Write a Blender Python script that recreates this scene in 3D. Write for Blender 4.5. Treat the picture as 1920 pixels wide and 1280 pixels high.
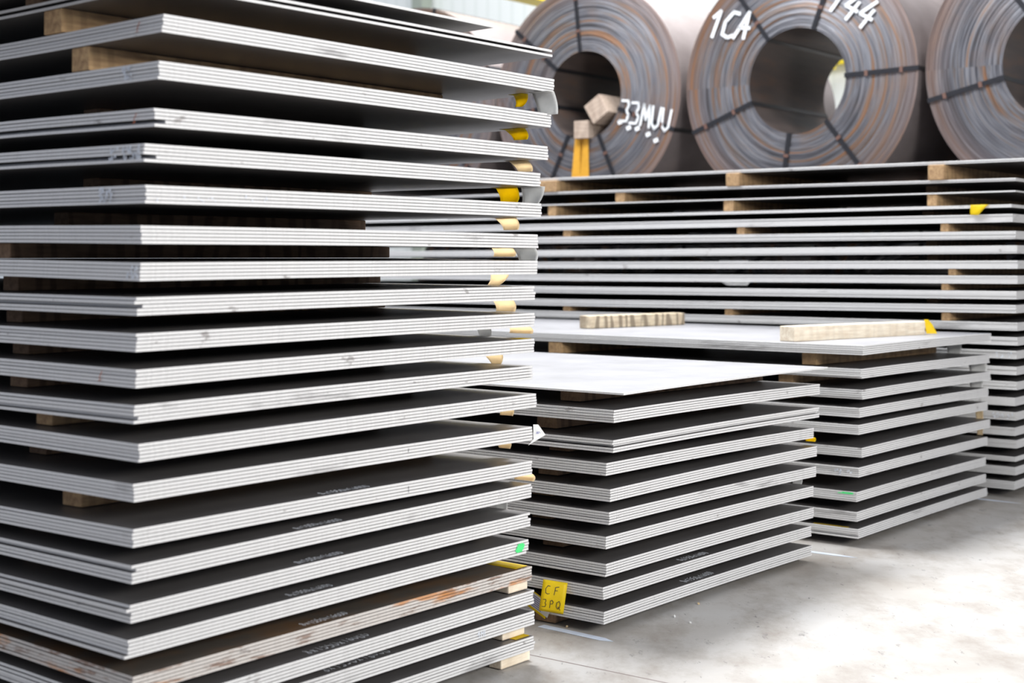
import bpy, bmesh, math, random
from mathutils import Vector, Matrix
for o in list(bpy.data.objects): bpy.data.objects.remove(o)
sc = bpy.context.scene
R = math.radians
rnd = random.Random(7)

# ---------------------------------------------------------------- camera
cd = bpy.data.cameras.new('camera'); cam = bpy.data.objects.new('camera', cd); sc.collection.objects.link(cam)
cam.location = (0, 0, 1.263); cam.rotation_euler = (R(90), 0, 0)
cd.sensor_width = 36; cd.lens = 50; cd.shift_y = -152/1920
cd.dof.use_dof = True; cd.dof.focus_distance = 4.9; cd.dof.aperture_fstop = 2.6
cd.clip_end = 200
sc.camera = cam
# ---------------------------------------------------------------- world: white overcast daylight through the roof glazing
w = bpy.data.worlds.new('world'); sc.world = w; w.use_nodes = True
nt = w.node_tree; nt.nodes.clear()
tc = nt.nodes.new('ShaderNodeTexCoord'); sx = nt.nodes.new('ShaderNodeSeparateXYZ'); cr = nt.nodes.new('ShaderNodeValToRGB')
bg = nt.nodes.new('ShaderNodeBackground'); wo = nt.nodes.new('ShaderNodeOutputWorld')
nt.links.new(tc.outputs['Generated'], sx.inputs[0]); nt.links.new(sx.outputs['Z'], cr.inputs[0])
e = cr.color_ramp.elements
e[0].position = 0.0; e[0].color = (.34, .38, .48, 1); e[1].position = 1.0; e[1].color = (.60, .62, .68, 1)
k = e.new(.25); k.color = (.46, .50, .60, 1); k = e.new(.55); k.color = (.55, .58, .64, 1)
nt.links.new(cr.outputs[0], bg.inputs[0]); bg.inputs[1].default_value = 1.08
nt.links.new(bg.outputs[0], wo.inputs[0])
# ---------------------------------------------------------------- unseen area lamps: overhead daylight, fills added for right faces, coils and wall
def area(name, loc, target, sxy, power, col=(1, 1, 1)):
    l = bpy.data.lights.new(name, 'AREA'); l.shape = 'RECTANGLE'; l.size, l.size_y = sxy; l.energy = power; l.color = col
    o = bpy.data.objects.new(name, l); sc.collection.objects.link(o); o.location = loc
    o.rotation_euler = (Vector(target)-Vector(loc)).to_track_quat('-Z', 'Y').to_euler(); return o
area('right_fill', (4.3, .3, 2.75), (.7, 4.8, 1.5), (1.9, 1.2), 310, (1, .985, .955))  # unseen lamp added at right to brighten the right-hand faces
area('overhead_light', (-.9, 7.6, 7.0), (.8, 6.2, 0), (2.2, 1.8), 640, (.95, .97, 1))
area('overhead_light', (1.9, 12.0, 7.4), (2.1, 11.4, 0), (6, 2), 1100, (1, .99, .985))  # unseen lamp placed over the coils to brighten their tops
area('overhead_light', (1.0, 19.0, 8.0), (1.0, 23.5, 4), (12, 2.5), 330, (.98, 1, .99))  # unseen lamp added to brighten the back wall
sc.view_settings.view_transform = 'Standard'; sc.view_settings.look = 'None'
sc.view_settings.gamma = 1; sc.view_settings.exposure = 0.10; sc.view_settings.use_curve_mapping = False

# ---------------------------------------------------------------- directions of the stacks
D1 = Vector((.6246, .7810, 0)); D2 = Vector((-.7810, .6246, 0)); ROT = math.atan2(.7810, .6246)
ST = {}
ST['A'] = dict(ox=-0.8634, oy=3.2800, W=1.500, uL=0.571, packs=[
    (0.0531, 1.8951, 1.8989, 1.8875, 2),
    (0.0579, 1.7894, 1.7871, 1.7825, 5),
    (0.0488, 1.6811, 1.6786, 1.6802, 5),
    (0.0387, 1.5717, 1.5768, 1.578, 5),
    (0.0145, 1.4905, 1.4933, 1.4962, 5),
    (0.0187, 1.3946, 1.3982, 1.398, 5),
    (0.0077, 1.3011, 1.3014, 1.3094, 5),
    (0.0058, 1.215, 1.2196, 1.2235, 5),
    (-0.0022, 1.1351, 1.1395, 1.1376, 5),
    (-0.0025, 1.0515, 1.056, 1.0544, 5),
    (-0.0033, 0.9678, 0.9759, 0.9712, 5),
    (-0.0101, 0.8854, 0.8908, 0.884, 5),
    (0.0027, 0.7969, 0.804, 0.7994, 5),
    (-0.0099, 0.7046, 0.7005, 0.7026, 5),
    (-0.0108, 0.6001, 0.5937, 0.5949, 5),
    (-0.0128, 0.5165, 0.5219, 0.5158, 5),
    (-0.0161, 0.4255, 0.4318, 0.4258, 5),
    (-0.0219, 0.3443, 0.3483, 0.3495, 5),
    (-0.012, 0.2594, 0.2632, 0.2704, 5),
    (-0.0058, 0.1844, 0.1898, 0.1968, 5),
    (-0.0041, 0.1266, 0.1247, 0.1354, 5),
    (-0.0045, 0.0479, 0.0462, 0.0577, 5),
])
ST['B'] = dict(ox=0.3226, oy=4.7800, W=1.520, uL=0.561, packs=[
    (0.0531, 0.8096, 0.8088, 0.8096, 1),
    (0.0184, 0.7164, 0.7014, 0.7164, 5),
    (0.0181, 0.616, 0.6052, 0.616, 5),
    (-0.0067, 0.5389, 0.5179, 0.5389, 5),
    (0.0069, 0.4511, 0.4419, 0.4511, 5),
    (0.0043, 0.374, 0.3569, 0.374, 5),
    (-0.0076, 0.2916, 0.2741, 0.2916, 5),
    (-0.0058, 0.2002, 0.1846, 0.2002, 5),
    (-0.0175, 0.1213, 0.1063, 0.1213, 5),
    (-0.0141, 0.0389, 0.0257, 0.0389, 5),
])
ST['C'] = dict(ox=1.5186, oy=6.2500, W=1.560, uL=1.688, packs=[
    (0.0222, 0.8459, 0.8374, 0.8459, 5),
    (0.014, 0.7428, 0.7253, 0.7428, 5),
    (0.0194, 0.6514, 0.6357, 0.6514, 5),
    (0.0079, 0.5717, 0.5517, 0.5717, 5),
    (0.0042, 0.4967, 0.4789, 0.4967, 5),
    (0.018, 0.3959, 0.3865, 0.3959, 5),
    (0.0042, 0.3092, 0.2941, 0.3092, 5),
    (-0.0049, 0.2014, 0.1877, 0.2014, 5),
    (-0.0037, 0.1147, 0.1009, 0.1147, 5),
    (0.0019, 0.0397, 0.0281, 0.0397, 5),
])
ST['D'] = dict(ox=2.6717, oy=7.5400, W=1.500, uL=3.058, packs=[
    (0.0, 1.786, 1.786, 1.7945, 2),
    (0.0, 1.6842, 1.6842, 1.7024, 2),
    (-0.0226, 1.6263, 1.6263, 1.628, 1),
    (-0.0226, 1.5443, 1.5443, 1.5408, 2),
    (-0.017, 1.4666, 1.4666, 1.4628, 5),
    (0.0, 1.3761, 1.3761, 1.3764, 5),
    (0.0057, 1.2998, 1.2998, 1.2878, 5),
    (0.0085, 1.2192, 1.2192, 1.2099, 5),
    (0.0085, 1.1386, 1.1386, 1.1284, 5),
    (0.0028, 1.0566, 1.0566, 1.0469, 5),
    (0.0, 0.9831, 0.9831, 0.9618, 5),
    (0.0085, 0.8898, 0.8898, 0.8839, 5),
    (0.0085, 0.8118, 0.8118, 0.8118, 5),
    (0.0028, 0.74, 0.74, 0.74, 5),
    (0.0028, 0.6552, 0.6552, 0.6552, 5),
    (0.0057, 0.576, 0.576, 0.576, 5),
    (-0.0057, 0.4912, 0.4912, 0.4912, 5),
    (0.0, 0.4149, 0.4149, 0.4149, 5),
    (-0.0057, 0.3329, 0.3329, 0.3329, 5),
    (0.0028, 0.2664, 0.2664, 0.2664, 5),
    (-0.0028, 0.1958, 0.1958, 0.1958, 3),
    (-0.0028, 0.1237, 0.1237, 0.1237, 5),
    (-0.0085, 0.0473, 0.0473, 0.0473, 5),
])
# ---------------------------------------------------------------- materials
def mat(name):
    m = bpy.data.materials.new(name); m.use_nodes = True; n = m.node_tree; b = n.nodes['Principled BSDF']; return m, n, b
def N(n, t, **kw):
    x = n.nodes.new(t)
    for k_, v_ in kw.items(): setattr(x, k_, v_)
    return x
def L(n, a, b): n.links.new(a, b)
def ramp(n, src, stops):
    r_ = N(n, 'ShaderNodeValToRGB'); el = r_.color_ramp.elements
    el[0].position, el[0].color = stops[0][0], (*stops[0][1], 1); el[1].position, el[1].color = stops[-1][0], (*stops[-1][1], 1)
    for p, c in stops[1:-1]: q = el.new(p); q.color = (*c, 1)
    L(n, src, r_.inputs[0]); return r_.outputs[0]
def coords(n, scale, rot=(0, 0, 0), world=False):
    mp = N(n, 'ShaderNodeMapping'); mp.inputs['Scale'].default_value = scale; mp.inputs['Rotation'].default_value = rot
    if world: L(n, N(n, 'ShaderNodeNewGeometry').outputs['Position'], mp.inputs[0])
    else: L(n, N(n, 'ShaderNodeTexCoord').outputs['Object'], mp.inputs[0])
    return mp.outputs[0]
def noise(n, vec, scale, detail=3, rough=.55):
    t = N(n, 'ShaderNodeTexNoise'); t.inputs['Scale'].default_value = scale; t.inputs['Detail'].default_value = detail
    t.inputs['Roughness'].default_value = rough; L(n, vec, t.inputs['Vector']); return t.outputs['Fac']
def mix(n, fac, a, b, mode='MIX'):
    m_ = N(n, 'ShaderNodeMix', data_type='RGBA', blend_type=mode)
    if isinstance(fac, (int, float)): m_.inputs[0].default_value = fac
    else: L(n, fac, m_.inputs[0])
    for i, v in ((6, a), (7, b)):
        if isinstance(v, tuple): m_.inputs[i].default_value = (*v, 1)
        else: L(n, v, m_.inputs[i])
    return m_.outputs[2]
def bump(n, b, h, strength, dist=.001):
    u = N(n, 'ShaderNodeBump'); u.inputs['Strength'].default_value = strength; u.inputs['Distance'].default_value = dist
    L(n, h, u.inputs['Height']); L(n, u.outputs[0], b.inputs['Normal'])

def edge_material(name, base, rusty=False):
    m, n, b = mat(name)
    v = coords(n, (60, 60, 8)); f = noise(n, v, 4, 3, .6)                       # fine sheared grain
    c = ramp(n, f, [(.25, tuple(x*.86 for x in base)), (.5, base), (.75, tuple(min(1, x*1.08) for x in base))])
    s = noise(n, coords(n, (1, 1, 5), world=True), 2.3, 5, .6)                 # dark smudges
    c = mix(n, ramp(n, s, [(.63, (0, 0, 0)), (.72, (.5, .5, .5))]), c, (.16, .15, .15))
    s2 = noise(n, coords(n, (1, 1, 2.2), world=True), 13, 4, .6)
    c = mix(n, ramp(n, s2, [(.67, (0, 0, 0)), (.73, (.55, .55, .55))]), c, (.13, .10, .09))
    if rusty:
        r1 = noise(n, coords(n, (1, 1, 6), world=True), 9, 6, .7)
        c = mix(n, ramp(n, r1, [(.54, (0, 0, 0)), (.62, (.75, .75, .75))]), c, (.20, .095, .05))
        r2 = noise(n, coords(n, (1, 1, 4), world=True), 3.1, 4, .6)
        c = mix(n, ramp(n, r2, [(.55, (0, 0, 0)), (.62, (.8, .8, .8))]), c, (.55, .22, .05))
    L(n, c, b.inputs['Base Color']); b.inputs['Roughness'].default_value = .55; b.inputs['Metallic'].default_value = .15
    bump(n, b, f, .12, .0004)
    return m
def scale_material(name, base, rusty=False):
    m, n, b = mat(name)
    f = noise(n, coords(n, (1, 1, 1)), 3.2, 5, .6)
    c = ramp(n, f, [(.3, tuple(x*.82 for x in base)), (.7, tuple(x*1.15 for x in base))])
    sc_ = noise(n, coords(n, (3, 22, 1)), 5, 4, .7)
    c = mix(n, ramp(n, sc_, [(.68, (0, 0, 0)), (.78, (.3, .3, .3))]), c, (.32, .31, .31))
    if rusty:
        r1 = noise(n, coords(n, (1, 1.6, 1)), 3.0, 5, .6)
        c = mix(n, ramp(n, r1, [(.44, (0, 0, 0)), (.62, (.8, .8, .8))]), c, (.23, .12, .05))
    L(n, c, b.inputs['Base Color']); b.inputs['Roughness'].default_value = .42; b.inputs['Metallic'].default_value = .35
    return m
M = {}
M['edge'] = edge_material('cut_steel_edge', (.70, .69, .675))
M['edge_rust'] = edge_material('rusted_steel_edge', (.60, .56, .52), True)
M['scale'] = scale_material('mill_scale', (.155, .146, .143))
M['scale_rust'] = scale_material('rusty_mill_scale', (.14, .12, .10), True)
M['scale_lit'] = scale_material('lit_mill_scale', (.30, .30, .315))  # paler copy of the mill scale, overhead light put into its colour

def wood_material(name, light, dark, saw=.5):
    m, n, b = mat(name)
    f = noise(n, coords(n, (3, 26, 26)), 2.2, 5, .65)
    c = ramp(n, f, [(.3, dark), (.62, light)])
    wv = N(n, 'ShaderNodeTexWave', bands_direction='X'); wv.inputs['Scale'].default_value = 4.3; wv.inputs['Distortion'].default_value = 14
    wv.inputs['Detail'].default_value = 3; L(n, coords(n, (1, .35, .35)), wv.inputs['Vector'])
    c = mix(n, ramp(n, wv.outputs['Fac'], [(.45, (0, 0, 0)), (.85, (saw, saw, saw))]), c, tuple(x*.45 for x in dark))
    L(n, c, b.inputs['Base Color']); b.inputs['Roughness'].default_value = .8; bump(n, b, f, .35, .002)
    return m
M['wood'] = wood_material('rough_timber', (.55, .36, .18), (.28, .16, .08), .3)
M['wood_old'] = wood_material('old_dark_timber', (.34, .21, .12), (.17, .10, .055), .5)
M['wood_pale'] = wood_material('pale_sawn_timber', (.93, .83, .66), (.70, .56, .40), .10)
M['wood_grey'] = wood_material('weathered_timber', (.56, .45, .36), (.36, .26, .20), .2)
M['wood_saw'] = wood_material('saw_scorched_timber', (.82, .70, .50), (.50, .38, .26), .8)

def plain(name, col, rough=.6, metal=0, trans=0):
    m, n, b = mat(name)
    f = noise(n, coords(n, (1, 1, 1)), 30, 3)
    c = ramp(n, f, [(.3, tuple(x*.93 for x in col)), (.7, tuple(min(1, x*1.04) for x in col))])
    L(n, c, b.inputs['Base Color']); b.inputs['Roughness'].default_value = rough; b.inputs['Metallic'].default_value = metal
    if trans:
        b.inputs['Transmission Weight'].default_value = 0
        t = N(n, 'ShaderNodeBsdfTranslucent'); L(n, c, t.inputs[0]); mx = N(n, 'ShaderNodeMixShader'); mx.inputs[0].default_value = trans
        L(n, b.outputs[0], mx.inputs[1]); L(n, t.outputs[0], mx.inputs[2]); L(n, mx.outputs[0], n.nodes['Material Output'].inputs[0])
    return m
M['yellow'] = plain('yellow_paper', (.98, .76, .01), .5, 0, .5)
M['peach'] = plain('peach_paper', (.98, .84, .62), .6, 0, .75)
M['white'] = plain('white_paper', (.82, .82, .80), .5, 0, .3)
M['pen'] = plain('black_pen', (.02, .02, .02)); M['bluepen'] = plain('blue_pen', (.05, .06, .35))
M['chalk'] = plain('white_chalk', (.78, .82, .88), .9); M['bluechalk'] = plain('pale_blue_chalk', (.42, .55, .74), .9)
M['orange'] = plain('orange_crayon', (.50, .13, .04), .9); M['green'] = plain('green_spray_paint', (.08, .75, .22), .7)
M['paint'] = plain('yellow_paint', (.72, .36, .03), .6); M['whitepaint'] = plain('white_marker_paint', (.85, .87, .88), .7)
M['strap'] = plain('dark_steel_strap', (.035, .035, .04), .4, .6); M['clip'] = plain('rusty_clip', (.16, .085, .065), .6, .3)
M['beam'] = plain('yellow_crane_paint', (.85, .66, .01), .4)
M['column'] = plain('grey_green_paint', (.35, .39, .33), .6)
M['line'] = plain('pale_blue_floor_paint', (.62, .68, .78), .6)

def coil_face():
    m, n, b = mat('coil_side_windings')
    o = N(n, 'ShaderNodeTexCoord').outputs['Object']; s = N(n, 'ShaderNodeSeparateXYZ'); L(n, o, s.inputs[0])
    sq = lambda x: (lambda q: (L(n, x, q.inputs[0]), L(n, x, q.inputs[1]), q.outputs[0])[2])(N(n, 'ShaderNodeMath', operation='MULTIPLY'))
    ad = N(n, 'ShaderNodeMath', operation='ADD'); L(n, sq(s.outputs[0]), ad.inputs[0]); L(n, sq(s.outputs[1]), ad.inputs[1])
    rt = N(n, 'ShaderNodeMath', operation='SQRT'); L(n, ad.outputs[0], rt.inputs[0])
    at = N(n, 'ShaderNodeMath', operation='ARCTAN2'); L(n, s.outputs[1], at.inputs[0]); L(n, s.outputs[0], at.inputs[1])
    cx = N(n, 'ShaderNodeCombineXYZ'); L(n, rt.outputs[0], cx.inputs[0])
    k1 = N(n, 'ShaderNodeMath', operation='MULTIPLY'); k1.inputs[1].default_value = .022; L(n, at.outputs[0], k1.inputs[0]); L(n, k1.outputs[0], cx.inputs[1])
    oi = N(n, 'ShaderNodeObjectInfo'); L(n, oi.outputs['Random'], cx.inputs[2])
    f1 = noise(n, cx.outputs[0], 26, 3, .6)
    c = ramp(n, f1, [(.28, (.075, .073, .080)), (.42, (.15, .15, .17)), (.50, (.24, .245, .27)), (.57, (.19, .155, .14)), (.66, (.33, .17, .09)), (.8, (.12, .09, .08))])
    f2 = noise(n, cx.outputs[0], 110, 2, .5)
    c = mix(n, .55, c, ramp(n, f2, [(.3, (.25, .24, .24)), (.5, (.8, .8, .8)), (.7, (1, .95, .9))]), 'MULTIPLY')
    f3 = noise(n, coords(n, (1, 1, 1)), 2.2, 5, .6)
    c = mix(n, ramp(n, f3, [(.52, (0, 0, 0)), (.75, (.4, .4, .4))]), c, (.28, .17, .11))
    # rustier towards the outermost wraps
    rr = N(n, 'ShaderNodeMapRange'); rr.inputs[1].default_value = .72; rr.inputs[2].default_value = .92; L(n, rt.outputs[0], rr.inputs[0])
    rm = N(n, 'ShaderNodeMath', operation='MULTIPLY'); L(n, rr.outputs[0], rm.inputs[0]); L(n, noise(n, cx.outputs[0], 18, 4), rm.inputs[1])
    c = mix(n, rm.outputs[0], c, (.30, .17, .11))
    L(n, c, b.inputs['Base Color']); b.inputs['Roughness'].default_value = .5; b.inputs['Metallic'].default_value = .3
    bump(n, b, f2, .5, .004)
    return m
def coil_body():
    m, n, b = mat('coil_outer_wrap')
    f = noise(n, coords(n, (1, 1, .6)), 2.4, 5, .6)
    c = ramp(n, f, [(.3, (.15, .125, .12)), (.6, (.23, .20, .195)), (.8, (.29, .21, .17))])
    L(n, c, b.inputs['Base Color']); b.inputs['Roughness'].default_value = .6; b.inputs['Metallic'].default_value = .1
    return m
def coil_bore():
    m, n, b = mat('coil_bore_wrap')
    f = noise(n, coords(n, (2, 2, .4)), 3, 4, .6)
    c = ramp(n, f, [(.3, (.06, .048, .045)), (.55, (.10, .078, .07)), (.75, (.16, .095, .065))])
    L(n, c, b.inputs['Base Color']); b.inputs['Roughness'].default_value = .5; b.inputs['Metallic'].default_value = .1; b.inputs['Specular IOR Level'].default_value = .3
    return m
M['cface'], M['cbody'], M['cbore'] = coil_face(), coil_body(), coil_bore()

def floor_material():
    m, n, b = mat('worn_concrete')
    f = noise(n, coords(n, (1, 1, 1), world=True), 1.1, 6, .6)
    c = ramp(n, f, [(.3, (.33, .30, .265)), (.5, (.42, .40, .375)), (.7, (.48, .47, .455))])
    s = noise(n, coords(n, (2.6, 1.5, 1), (0, 0, R(8)), True), 1.9, 10, .70)
    c = mix(n, ramp(n, s, [(.46, (0, 0, 0)), (.66, (.8, .8, .8))]), c, (.27, .235, .20))
    s2 = noise(n, coords(n, (3.2, 1.3, 1), (0, 0, R(28)), True), 4.5, 10, .78)
    c = mix(n, ramp(n, s2, [(.595, (0, 0, 0)), (.66, (.7, .7, .7))]), c, (.14, .13, .125))
    s3 = noise(n, coords(n, (1, 1, 1), world=True), 3.7, 6, .7)
    c = mix(n, ramp(n, s3, [(.60, (0, 0, 0)), (.74, (.5, .5, .5))]), c, (.42, .36, .29))
    s4 = noise(n, coords(n, (1.6, .6, 1), (0, 0, R(-20)), True), 22, 5, .75)
    c = mix(n, ramp(n, s4, [(.63, (0, 0, 0)), (.69, (.85, .85, .85))]), c, (.10, .095, .09))
    # sawn joints: thin dark grooves on a line through the aisle
    ps = N(n, 'ShaderNodeSeparateXYZ'); L(n, N(n, 'ShaderNodeNewGeometry').outputs['Position'], ps.inputs[0])
    a1 = N(n, 'ShaderNodeMath', operation='MULTIPLY'); a1.inputs[1].default_value = .6004; L(n, ps.outputs[0], a1.inputs[0])
    a2 = N(n, 'ShaderNodeMath', operation='MULTIPLY'); a2.inputs[1].default_value = .7997; L(n, ps.outputs[1], a2.inputs[0])
    a3 = N(n, 'ShaderNodeMath', operation='ADD'); L(n, a1.outputs[0], a3.inputs[0]); L(n, a2.outputs[0], a3.inputs[1])
    a4 = N(n, 'ShaderNodeMath', operation='SUBTRACT'); L(n, a3.outputs[0], a4.inputs[0]); a4.inputs[1].default_value = .0884*.6004+4.5335*.7997
    a5 = N(n, 'ShaderNodeMath', operation='ABSOLUTE'); L(n, a4.outputs[0], a5.inputs[0])
    a6 = N(n, 'ShaderNodeMath', operation='LESS_THAN'); a6.inputs[1].default_value = .0035; L(n, a5.outputs[0], a6.inputs[0])
    c = mix(n, a6.outputs[0], c, (.16, .12, .11))
    L(n, c, b.inputs['Base Color']); b.inputs['Roughness'].default_value = .55
    bump(n, b, s, .15, .004)
    return m
M['floor'] = floor_material()
m_, n_, b_ = mat('white_cladding')
wv = N(n_, 'ShaderNodeTexWave', bands_direction='X'); wv.inputs['Scale'].default_value = 1.2; L(n_, coords(n_, (1, 1, 1)), wv.inputs['Vector'])
L(n_, ramp(n_, wv.outputs['Fac'], [(.0, (.82, .86, .82)), (.2, (.90, .93, .90)), (1., (.90, .93, .90))]), b_.inputs['Base Color'])
b_.inputs['Roughness'].default_value = .7; M['wall'] = m_

# ---------------------------------------------------------------- object helpers
def link(name, me, parent=None):
    o = bpy.data.objects.new(name, me); sc.collection.objects.link(o)
    if parent is not None: o.parent = parent
    return o
def tag(o, label=None, cat=None, group=None, kind=None):
    if label: o['label'] = label
    if cat: o['category'] = cat
    if group: o['group'] = group
    if kind: o['kind'] = kind
    return o
def mesh(name, verts, faces, mats, idx=None, smooth=False):
    me = bpy.data.meshes.new(name); me.from_pydata([tuple(v) for v in verts], [], faces)
    for m in mats: me.materials.append(m)
    if idx: me.polygons.foreach_set('material_index', idx)
    if smooth: me.polygons.foreach_set('use_smooth', [True]*len(me.polygons))
    me.update(); return me
def box_verts(x0, x1, y0, y1, z0, z1):
    return [(x0, y0, z0), (x1, y0, z0), (x1, y1, z0), (x0, y1, z0), (x0, y0, z1), (x1, y0, z1), (x1, y1, z1), (x0, y1, z1)]
BF = [(0, 3, 2, 1), (4, 5, 6, 7), (0, 1, 5, 4), (1, 2, 6, 5), (2, 3, 7, 6), (3, 0, 4, 7)]
def bevelled(me, w_, seg=2):
    bm = bmesh.new(); bm.from_mesh(me); bmesh.ops.bevel(bm, geom=bm.edges[:], offset=w_, segments=seg, affect='EDGES', profile=.6)
    bm.to_mesh(me); bm.free(); return me

# ---------------------------------------------------------------- setting
fl = link('floor', mesh('floor', box_verts(-14, 14, -3, 30, -.2, 0), BF, [M['floor']])); tag(fl, kind='structure')
wl = link('wall_back', mesh('wall_back', box_verts(-16, 16, 0, .25, 0, 9), BF, [M['wall']])); wl.location = (0, 23.5, 0)
wl.rotation_euler = (0, 0, ROT-R(90)); tag(wl, kind='structure')

# ---------------------------------------------------------------- steel sheets
PITCH = .0088; TH = .0073; CH = .0005
US = {'A': [0, .06, .15, .3, .45, .6, 1, 2, 4, 6], 'B': [0, .06, .15, .3, .6, 1.2, 3, 6], 'C': [0, .06, .15, .4, .9, 1.7, 3, 6], 'D': [0, .3, .8, 1.4, 2, 2.6, 3.06, 4, 5, 6]}
VN = 12
def smooth_u(st, u):
    t = max(0, u)/ST[st]['uL']; return t if t < .85 else min(1, .85+.15*(1-math.exp(-(t-.85)/.15)))
def zsurf(st, i, u, v):        # height of the underside of pack i at (u, v)
    s_, zc, zr, zl, n_ = ST[st]['packs'][i]; t = v/ST[st]['W']
    h = zc + (zr-zc)*t + (zl-zc)*smooth_u(st, u)
    h += {'A': .0015, 'B': .004, 'C': .003, 'D': 0}[st]*4*t*(1-t) * math.exp(-u/.8)
    return h
def plan(st, i, u, v):
    d = ST[st]; s_ = d['packs'][i][0]
    return Vector((d['ox']+s_, d['oy'], 0)) + D1*v + D2*u
def sheet_mesh(st, i, rust=False, light=False, uoff=0):
    d = ST[st]; W_ = d['W']; us = US[st]; vs = [W_*k_/VN for k_ in range(VN+1)]; vs[1:1] = [.03]; vs[-1:-1] = [W_-.03]
    nu, nv = len(us), len(vs); z0 = d['packs'][i][1]; vt = []; fc = []; ix = []
    def ring_inset(u, v, ins):
        return (min(max(v, ins), W_-ins), min(max(u, ins), 6-ins))
    def layer(zo, ins):
        st_ = len(vt)
        for u in us:
            for v in vs:
                a, b_ = ring_inset(u, v, ins); vt.append((a, b_, zsurf(st, i, u, v)-z0+zo))
        return st_
    l0, l3 = layer(0, CH), layer(TH, CH)
    def bord():
        r_ = [(0, j) for j in range(nv)] + [(a, nv-1) for a in range(1, nu)] + [(nu-1, j) for j in range(nv-2, -1, -1)] + [(a, 0) for a in range(nu-2, 0, -1)]
        return r_
    bd = bord()
    def ringv(zo):
        st_ = len(vt)
        for a, j in bd: vt.append((vs[j], us[a], zsurf(st, i, us[a], vs[j])-z0+zo))
        return st_
    for a in range(nu-1):
        for j in range(nv-1):
            p = a*nv+j
            fc.append((l3+p, l3+p+1, l3+p+nv+1, l3+p+nv)); ix.append(0)
            fc.append((l0+p, l0+p+nv, l0+p+nv+1, l0+p+1)); ix.append(0)
    r1, r2 = ringv(CH), ringv(TH-CH); nb = len(bd)
    for k_ in range(nb):
        q = (k_+1) % nb; A0, A1 = bd[k_], bd[q]; pa = A0[0]*nv+A0[1]; pb = A1[0]*nv+A1[1]
        fc += [(l0+pa, l0+pb, r1+q, r1+k_), (r1+k_, r1+q, r2+q, r2+k_), (r2+k_, r2+q, l3+pb, l3+pa)]; ix += [1, 1, 1]
    top = M['scale_rust'] if rust else (M['scale_lit'] if light else M['scale'])
    return mesh('steel_sheet', vt, fc, [top, M['edge_rust'] if rust else M['edge']], ix)
ORD = ['first', 'second', 'third', 'fourth', 'fifth', 'sixth', 'seventh', 'eighth', 'ninth', 'tenth', 'eleventh', 'twelfth', 'thirteenth', 'fourteenth', 'fifteenth', 'sixteenth', 'seventeenth', 'eighteenth', 'nineteenth', 'twentieth', 'twenty-first', 'twenty-second', 'twenty-third']
POS = {5: ['top', 'second', 'middle', 'fourth', 'bottom'], 3: ['top', 'middle', 'bottom'], 2: ['top', 'bottom'], 1: ['only']}
WHERE = {'A': 'tall near left stack', 'B': 'low middle stack', 'C': 'low right stack', 'D': 'long back stack'}
LOOK = {'A': 'dark grey steel sheet with bright cut edge', 'B': 'grey steel sheet', 'C': 'grey steel sheet', 'D': 'grey steel sheet'}
# sheets shoved sideways in their pack: (stack, pack, sheet from the bottom): (v shift, u shift)
SHOVE = {('A', 3, 1): (.030, 0), ('A', 4, 1): (.034, 0), ('A', 8, 2): (.018, 0), ('A', 11, 1): (.014, 0), ('A', 11, 4): (.010, .002), ('A', 15, 3): (.012, 0),
         ('A', 16, 3): (-.012, 0), ('A', 17, 0): (-.008, 0), ('B', 2, 2): (.02, .014), ('B', 2, 3): (0, .004), ('C', 9, 1): (.006, 0), ('C', 1, 0): (.012, 0), ('C', 2, 0): (.008, 0)}
SHEET = {}
def build_stack(st):
    d = ST[st]; npk = len(d['packs'])
    for i, (s_, zc, zr, zl, n_) in enumerate(d['packs']):
        rust = (st == 'A' and i == 18)
        me = sheet_mesh(st, i, rust); ml = None
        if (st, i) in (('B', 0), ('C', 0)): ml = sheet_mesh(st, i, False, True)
        for k_ in range(n_):
            dv, du = SHOVE.get((st, i, k_), (0, 0)); dv += rnd.uniform(-.0022, .0022); du += rnd.uniform(-.0007, .0007)
            if rnd.random() < .12: dv += rnd.uniform(-.005, .005)
            if st == 'D' and i == 0: du -= .55
            if st == 'D' and i == 2: du -= .02
            slot = .006 if (st == 'A' and i == 0 and k_ == 1) else 0
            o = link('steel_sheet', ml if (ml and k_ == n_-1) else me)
            p = plan(st, i, 0, 0) + D1*dv + D2*du
            o.location = (p.x, p.y, zc + k_*PITCH + slot); o.rotation_euler = (0, 0, ROT)
            if dv > .009: o.scale.x = 1-(dv-.004)/d['W']
            top_i = n_-1-k_
            if n_ == 1: lab = {'B': 'single thin pale steel sheet laid on top of the low middle stack', 'D': 'single thin dark steel sheet, third layer from top of the long back stack'}[st]
            else: lab = '%s sheet of the %s pack from the top, %s' % (POS[n_][top_i], ORD[i + (1 if st == 'A' else 0)], WHERE[st])
            if n_ != 1: lab = ('grey steel plate, ' if not rust else 'rust-stained steel plate, ') + lab
            tag(o, lab, 'steel sheet', 'steel sheets of the '+WHERE[st]); SHEET[(st, i, k_)] = o
for st_ in 'ABCD': build_stack(st_)
# loose sheet lying skewed on the very top of the near stack
me = sheet_mesh('A', 0); o = link('steel_sheet', me); p = plan('A', 0, 0, 0) + D1*(-.29)
o.location = (p.x, p.y, ST['A']['packs'][0][1]+.0544); o.rotation_euler = (0, 0, ROT)
tag(o, 'grey steel plate, loose topmost sheet set back at its right end, tall near left stack', 'steel sheet', 'steel sheets of the tall near left stack'); SHEET['loose'] = o

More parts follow.
